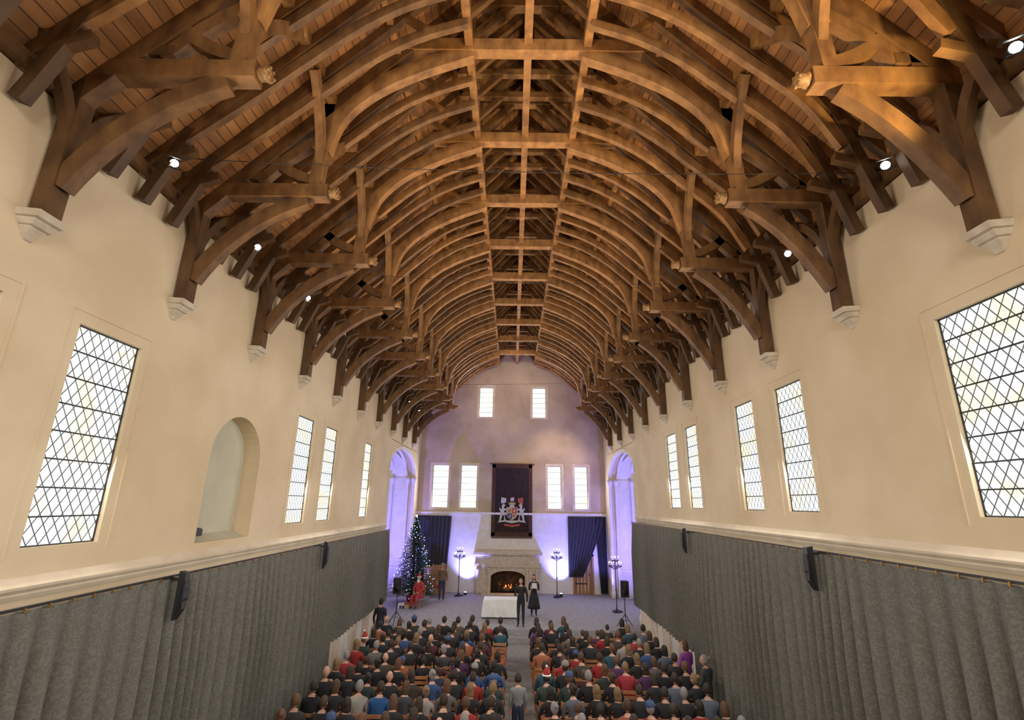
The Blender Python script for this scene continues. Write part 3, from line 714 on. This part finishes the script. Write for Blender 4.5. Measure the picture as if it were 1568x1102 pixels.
M_LIP=mat('lips',(.35,.10,.09),.5); M_EYE=mat('eye',(.02,.015,.012),.2); M_SHOE=mat('shoe_leather',(.02,.015,.012),.4)
M_BLKC=noisy('black_suit',(.010,.010,.012),(.02,.02,.023),8,.8)
M_WOOLW=mat('white_wool',(.8,.8,.78),.9)
def skin_mesh(verts,edges,rads,roots):
    me=bpy.data.meshes.new('tmp'); me.from_pydata(verts,edges,[]); o=bpy.data.objects.new('tmp',me); COL.objects.link(o)
    md=o.modifiers.new('s','SKIN'); md.use_smooth_shade=True
    for i,r in enumerate(rads):
        d=me.skin_vertices[0].data[i]; d.radius=r if hasattr(r,'__len__') else (r,r); d.use_root=(i in roots)
    ss=o.modifiers.new('u','SUBSURF'); ss.levels=1
    dg=bpy.context.evaluated_depsgraph_get(); dg.update()
    out=bpy.data.meshes.new_from_object(o.evaluated_get(dg)); bpy.data.objects.remove(o); return out
def seg_dist(p,a,b):
    ab=b-a; t=max(0,min(1,(p-a).dot(ab)/max(1e-9,ab.length_squared))); return (p-(a+ab*t)).length
def human(name,J,bulk=1.,top=M_TOP,pant=M_PANT,hair='short',hat=None,female=False,prop=None):
    keys=['pel','bel','che','shb','nek','hdb','shL','elL','wrL','haL','shR','elR','wrR','haR','hiL','knL','anL','toL','hiR','knR','anR','toR']
    V=[Vector(J[k]) for k in keys]; ix={k:i for i,k in enumerate(keys)}
    E=[('pel','bel'),('bel','che'),('che','shb'),('shb','nek'),('nek','hdb')]
    for s in 'LR': E+=[('shb','sh'+s),('sh'+s,'el'+s),('el'+s,'wr'+s),('wr'+s,'ha'+s),('pel','hi'+s),('hi'+s,'kn'+s),('kn'+s,'an'+s),('an'+s,'to'+s)]
    b=bulk
    R={'pel':(.15*b,.12*b),'bel':(.145*b,.115*b),'che':(.165*b,.12*b),'shb':(.12*b,.10*b),'nek':.058,'hdb':.055,'sh':.068*b,'el':.05*b,'wr':.032,'ha':(.042,.022),'hi':.095*b,'kn':.063*b,'an':.045,'to':.038}
    rads=[R.get(k) or R[k[:2]] for k in keys]
    edges=[(ix[a],ix[c]) for a,c in E]; roots=[0]; verts=list(V)
    mats=[top,pant,M_SKIN,M_SHOE]; HM=M_HAIR2 if hair=='long' else M_HAIR
    for s in 'LR':
        h=V[ix['ha'+s]]; w=V[ix['wr'+s]]; d=(h-w).normalized(); sd=d.cross(Vector((0,0,1))); 
        if sd.length<.2: sd=d.cross(Vector((0,1,0)))
        sd.normalize()
        nr=sd.cross(d).normalized()
        for k,(o_,l) in enumerate(((-.03,.06),(-.01,.075),(.01,.07),(.03,.055))):
            st=h+sd*o_; n0=len(verts); roots.append(n0)
            verts+= [st,st+d*l*.6-nr*.004,st+d*l-nr*.018]; rads+=[.011,.0095,.008]; edges+=[(n0,n0+1),(n0+1,n0+2)]
        inw=1 if s=='R' else -1
        st=h-d*.04+sd*.03*inw; n0=len(verts); roots.append(n0); verts+=[st,st+sd*.025*inw+d*.025,st+sd*.03*inw+d*.055]; rads+=[.013,.011,.009]; edges+=[(n0,n0+1),(n0+1,n0+2)]
    me=skin_mesh(verts,edges,rads,set(roots))
    bones=[(V[ix[a]],V[ix[c]],a,c) for a,c in E]
    for m in mats: me.materials.append(m)
    for p in me.polygons:
        c=p.center; best=min(bones,key=lambda q:seg_dist(c,q[0],q[1])); a,cc=best[2],best[3]
        mi=0
        if a in('nek',): mi=2
        elif a=='shb' and cc=='nek': mi=0 if c.z<V[ix['nek']].z-.02 else 2
        elif cc[:2]=='ha': mi=2
        elif a[:2] in('hi','kn') : mi=1
        elif a=='pel' and cc[:2]=='hi': mi=1
        elif a[:2]=='an': mi=3
        p.material_index=mi
        if (c-V[ix['haL']]).length<.11 or (c-V[ix['haR']]).length<.11: p.material_index=2 if a[:2]!='hi' and a[:2]!='kn' else mi
    mb=MB(); mb.addmesh(me,mats)
    hb=V[ix['hdb']]; fx=Vector(J.get('look',(0,1,0))).normalized(); rt_=fx.cross(Vector((0,0,1))).normalized(); up=rt_.cross(fx)
    hc=hb+up*.11+fx*.02
    def HP(x,y,z): return hc+rt_*x+fx*y+up*z
    vs=[];fs=[];seg=18;rg=14
    for i in range(rg+1):
        th=math.pi*i/rg
        for k in range(seg):
            ph=2*math.pi*k/seg; x=.076*math.sin(th)*math.cos(ph); y=.096*math.sin(th)*math.sin(ph); z=.118*math.cos(th)
            if z<0: x*=1+z*1.9; 
            if z<-.02 and y<0: y*=1+z*3
            if y>.06:
                if abs(x)<.018 and -.045<z<.01: y+=.022*(1-abs(z+.028)/.05)
                if abs(abs(x)-.033)<.016 and abs(z-.008)<.018: y-=.008
                if abs(x)<.025 and -.1<z<-.07: y+=.006
            vs.append(HP(x,y,z))
    for i in range(rg):
        for k in range(seg): fs.append((i*seg+k,i*seg+(k+1)%seg,(i+1)*seg+(k+1)%seg,(i+1)*seg+k))
    mb.raw(vs,fs,M_SKIN,1,True)
    for sx in(-1,1):
        mb.ball(HP(sx*.031,.082,.008),.011,M_EYE,8,6); mb.ball(HP(sx*.076,-.005,-.005),(.010,.018,.030),M_SKIN,8,6)
        mb.ball(HP(sx*.031,.089,.030),(.016,.005,.004),HM,6,4)
    mb.ball(HP(0,.084,-.062),(.023,.007,.006),M_LIP,8,5)
    if hair!='bald':
        vs=[];fs=[]
        for i in range(rg+1):
            th=math.pi*i/rg
            for k in range(seg):
                ph=2*math.pi*k/seg; vs.append(HP(.085*math.sin(th)*math.cos(ph),-.008+.102*math.sin(th)*math.sin(ph),.012+.122*math.cos(th)))
        for i in range(rg):
            for k in range(seg):
                th=math.pi*(i+.5)/rg; ph=2*math.pi*(k+.5)/seg; y=math.sin(th)*math.sin(ph); z=math.cos(th)
                lim=-.55 if hair=='short' else -.85
                if (y<.35 and z>lim and (y<.1 or z>-.1)) or z>.55: fs.append((i*seg+k,i*seg+(k+1)%seg,(i+1)*seg+(k+1)%seg,(i+1)*seg+k))
        mb.raw(vs,fs,HM,1,True)
        if hair=='long':
            mb.ball(HP(0,-.06,-.075),(.074,.042,.125),HM,12,10)
            for sx in(-1,1): mb.ball(HP(sx*.066,-.02,-.06),(.022,.036,.10),HM,8,8)
        if hair=='bun': mb.ball(HP(0,-.12,.06),.045,HM,10,8)
    if hat:
        m,kind=hat
        if kind=='santa':
            mb.lathe([(.10,.03),(.108,.05),(.10,.075)],tuple(hc),M_WOOLW,14)
            mb.lathe([(.095,.07),(.08,.13),(.045,.20),(.015,.24)],tuple(hc),m,12); mb.ball(HP(.02,-.05,.25),.028,M_WOOLW)
        else:
            mb.lathe([(.092,.03),(.098,.06),(.09,.11),(.06,.145),(.01,.158)],tuple(hc-fx*.01),m,14); mb.ball(HP(0,-.01,.165),.02,m)
    if prop=='paper':
        c=(V[ix['haL']]+V[ix['haR']])/2+Vector((0,.03,.02)); mb.raw([c+Vector((-.11,-.02,-.02)),c+Vector((.11,-.02,-.02)),c+Vector((.11,.06,.22)),c+Vector((-.11,.06,.22))],[(0,1,2,3)],M_CLOTH)
    if prop=='beard':
        mb.ball(HP(0,.06,-.13),(.065,.045,.09),M_WOOLW,10,8)
    if J.get('skirt'):
        pz=J['pel'][2]; mb.lathe([(.15,.05),(.20,-.15),(.26,-.45),(.29,-.62)],(J['pel'][0],J['pel'][1],pz),top if prop!='paper' else M_BLKC,16)
    return mb.mesh(name)
def seated(lean=0,turn=(0,1,-.05),arms=0,k=1.):
    J=dict(pel=(0,0,.56),bel=(0,-.02+lean*.3,.73),che=(0,-.03+lean*.8,.94),shb=(0,-.03+lean,1.06),nek=(0,-.01+lean*1.1,1.16),hdb=(0,.0+lean*1.2,1.20),
      hiL=(-.10,.06,.54),knL=(-.13,.45,.54),anL=(-.13,.46,.11),toL=(-.14,.61,.05),hiR=(.10,.06,.54),knR=(.13,.45,.54),anR=(.13,.42,.11),toR=(.14,.57,.05))
    for s,x in(('L',-1),('R',1)):
        J['sh'+s]=(x*.17,-.03+lean,1.055); J['el'+s]=(x*.25,.03+lean*.5,.80); J['wr'+s]=(x*.12,.27,.69); J['ha'+s]=(x*.06,.33,.68)
    if arms==1:
        for s,x in(('L',-1),('R',1)): J['el'+s]=(x*.22,.12,.84); J['wr'+s]=(x*.10,.30,.95); J['ha'+s]=(x*.06,.34,1.02)
    J['look']=turn; return {a:(tuple(c*k for c in v) if a!='look' else v) for a,v in J.items()}
def standing(h=1.75,look=(0,1,0),arms='down',walk=0.,skirt=False):
    k=h/1.75
    J=dict(pel=(0,0,.96),bel=(0,.01,1.12),che=(0,0,1.30),shb=(0,-.01,1.42),nek=(0,0,1.50),hdb=(0,.015,1.55),
      hiL=(-.09,0,.90),knL=(-.10,.03+walk*.6,.50),anL=(-.10,walk,.09),toL=(-.12,walk+.15,.04),hiR=(.09,0,.90),knR=(.10,.03-walk*.2,.50),anR=(.10,-walk,.09),toR=(.12,-walk+.15,.04))
    for s,x in(('L',-1),('R',1)):
        J['sh'+s]=(x*.18,-.01,1.41); J['el'+s]=(x*.25,-.02,1.12); J['wr'+s]=(x*.25,.07,.88); J['ha'+s]=(x*.25,.09,.80)
        if arms=='front' or (arms=='right' and s=='R'): J['el'+s]=(x*.24,.02,1.13); J['wr'+s]=(x*.12,.26,1.18); J['ha'+s]=(x*.08,.33,1.22)
    J={a:tuple(c*k for c in v) for a,v in J.items()}; J['look']=look; J['skirt']=skirt; return J
M_HATB=noisy('knit_blue',(.04,.07,.16),(.06,.10,.22),30,.9); M_HATG=noisy('knit_grey',(.20,.19,.18),(.30,.29,.28),30,.9)
A=[human('audience_member',seated(),1.0,hair='short'),
   human('audience_member',seated(.04,(.3,1,-.1)),1.1,hair='short'),
   human('audience_member',seated(.0,(-.3,1,0)),.92,hair='long'),
   human('audience_member',seated(.05,(.1,1,-.2)),.95,hair='long',hat=None),
   human('audience_member',seated(.02,(0,1,0),1),1.12,hair='bald'),
   human('audience_member',seated(.0,(.5,1,0)),1.05,hair='short',hat=(M_REDW,'santa')),
   human('audience_member',seated(.0,(-.2,1,0)),1.1,hair='short',hat=(M_HATB,'knit')),
   human('audience_member',seated(.03,(-.5,1,-.1)),.95,hair='bun'),
   human('audience_member',seated(.0,(.2,1,.05),0),1.15,hair='short',hat=(M_HATG,'knit'))]
mb=MB()
for sx in(-.2,.2):
    mb.beam([(sx,.20,0),(sx,.20,.45)],.035,.035,(1,0,0),M_CHAIR,1); mb.beam([(sx,-.20,0),(sx,-.20,.45),(sx,-.27,.92)],.035,.035,(1,0,0),M_CHAIR,1)
mb.box(-.22,.22,-.21,.23,.43,.46,M_REDW)
for z in(.62,.74,.86): mb.beam([(-.2,-.2-.07*(z-.45)/.47,z),(.2,-.2-.07*(z-.45)/.47,z)],.02,.07,(0,1,0),M_CHAIR,1)
for sx in(-.2,.2): mb.box(sx-.01,sx+.01,-.2,.2,.2,.23,M_CHAIR)
chm=mb.mesh('chair')
TOPS=[(.02,.02,.025)]*10+[(.012,.012,.015)]*8+[(.03,.04,.09),(.05,.05,.06),(.28,.02,.02),(.33,.03,.04),(.08,.02,.03),(.04,.08,.22),(.02,.07,.10),(.08,.03,.10),(.12,.11,.10),(.32,.30,.28),(.10,.07,.05),(.03,.05,.045),(.30,.10,.05),(.10,.12,.16),(.02,.09,.26),(.04,.035,.03),(.06,.05,.04)]
rows=[19.0-.82*i for i in range(12)]
for ri,y in enumerate(rows):
    for side,cnt in((-1,9),(1,8)):
        for i in range(cnt):
            x=.27+side*(.62+.5*i)
            inst('chair',chm,(x,y,0))
            if random.random()<.96:
                mi=random.choices(range(9),[5,5,4,4,.7,.15,.7,2,.6])[0]; sc=random.choice([1,1,1,.97,1.03,.94,.82 if random.random()<.5 else 1])
                o=inst('audience_member',A[mi],(x+random.uniform(-.04,.04),y+.02,0.0 if sc>.9 else .08),random.uniform(-.15,.15),sc)
                c=random.choice(TOPS); o.color=(*c,1)
def person(name,me,loc,rz,col):
    o=inst(name,me,loc,rz); o.color=(*col,1); return o
person('presenter_in_black_suit',human('presenter_in_black_suit',standing(1.82,(.1,1,0),'right'),1.0,top=M_BLKC,pant=M_BLKC,hair='short'),(.42,22.45,DA),math.pi*.95,(.02,.02,.02))
person('woman_holding_music',human('woman_holding_music',standing(1.68,(0,1,-.1),'front',skirt=True),.9,top=M_BLKC,pant=M_BLKC,hair='long',female=True,prop='paper'),(1.05,24.6,DA),math.pi,(.02,.02,.02))
person('man_standing',human('man_standing',standing(1.72,(.2,1,0)),1.0,hair='short'),(-4.85,20.3,0),-.2,(.02,.02,.03))
person('woman_in_purple_standing',human('woman_in_purple_standing',standing(1.62,(-.3,1,0),'front'),.95,hair='long'),(4.85,15.35,0),.5,(.28,.06,.34))
person('woman_in_dark_coat_standing',human('woman_in_dark_coat_standing',standing(1.62,(-.6,1,0),'front'),1.0,hair='bun'),(4.88,13.95,0),.7,(.04,.05,.05))
person('child_walking',human('child_walking',standing(1.3,(0,1,-.2),'down',.12),1.0,hair='short'),(0.2,13.3,0),.1,(.22,.22,.23))
person('santa_claus_seated',human('santa_claus_seated',seated(0,(.1,1,0)),1.2,top=M_REDW,pant=M_REDW,hair='short',hat=(M_REDW,'santa'),prop='beard'),(-4.45,26.0,DA),math.pi*.9,(.5,.03,.03))
inst('chair',chm,(-4.45,26.0,DA),math.pi*.9)
person('costumed_man_standing',human('costumed_man_standing',standing(1.72,(0,1,0)),1.1,hair='short',hat=(M_HATG,'knit')),(-3.6,28.0,DA),math.pi,(.18,.12,.07))

# ------------------------------------------------------------------ lights
for x in(-2.5,2.75):
    mb=MB(); mb.lathe([(.07,0),(.09,.02),(.09,.14)],(0,0,0),M_BLACK,12); mb.lathe([(.075,.14),(.075,.146)],(0,0,0),mat('led_lens_%d'%(x>0),(.3,.3,1),.3,0,(.5,.55,1),8),12); mb.box(-.1,.1,-.02,.02,0,.03,M_BLACK)
    mb.obj('led_uplight',loc=(x,YF-.75,DA))
    spot_light('lamp_blue',(x,YF-.8,DA+.25),(x,YF-.05,2.9),1300,(.20,.20,1),85,.9)
for s,xw in((-1,XL),(1,XR)):
    spot_light('lamp_blue',(xw+s*1.0,24.5,DA+.3),(xw+s*1.1,29.2,5.5),2300,(.20,.15,1),100,.9)
    spot_light('lamp_blue',(xw-s*.5,28.6,DA+.3),(xw-s*.2,30.2,4),420,(.18,.17,1),90,.9)
for k in range(7):
    y=-2+4.6*k
    for s,xw in((-1,XL),(1,XR)):
        spot_light('lamp_roof',(xw-s*.55,y,5.2),(CX-s*1.2,y+.8,14.2),860 if k<4 else 600,(1,.74,.44),75,.9,.15)
spot_light('lamp_key',(XR-.7,3.6,8.6),(3.0,6.2,12.6),700,(1,.72,.32),66,.7,.05)
spot_light('lamp_gable',(3.0,26.5,9.0),(2.6,30.2,7.6),320,(1,.75,.42),70,.8)
spot_light('lamp_gable',(0,24.5,13.2),(0,30.2,10.5),420,(1,.80,.55),90,.9,.15)
l=bpy.data.lights.new('lamp_fire','POINT'); l.energy=8; l.color=(1,.35,.1); l.shadow_soft_size=.1
o=bpy.data.objects.new('lamp_fire',l); COL.objects.link(o); o.location=(-.2,YF-.1,.9)
w=bpy.data.worlds.new('w'); scene.world=w; w.use_nodes=True; w.node_tree.nodes['Background'].inputs[0].default_value=(.85,.92,1,1); w.node_tree.nodes['Background'].inputs[1].default_value=1.0

# ------------------------------------------------------------------ camera
cam=bpy.data.cameras.new('camera'); cam.lens=756.4/1568*36; cam.sensor_width=36; cam.sensor_fit='HORIZONTAL'; cam.clip_start=.05; cam.clip_end=200
co=bpy.data.objects.new('camera',cam); COL.objects.link(co)
yaw,pit,roll=-.004,.282,.014
F=Vector((math.sin(yaw)*math.cos(pit),math.cos(yaw)*math.cos(pit),math.sin(pit)))
Rt=F.cross(Vector((0,0,1))).normalized(); Ut=Rt.cross(F)
R=Rt*math.cos(roll)+Ut*math.sin(roll); U=Ut*math.cos(roll)-Rt*math.sin(roll)
co.matrix_world=Matrix((( R.x,U.x,-F.x,0),(R.y,U.y,-F.y,0),(R.z,U.z,-F.z,5.25),(0,0,0,1)))
scene.camera=co
scene.view_settings.view_transform='Standard'
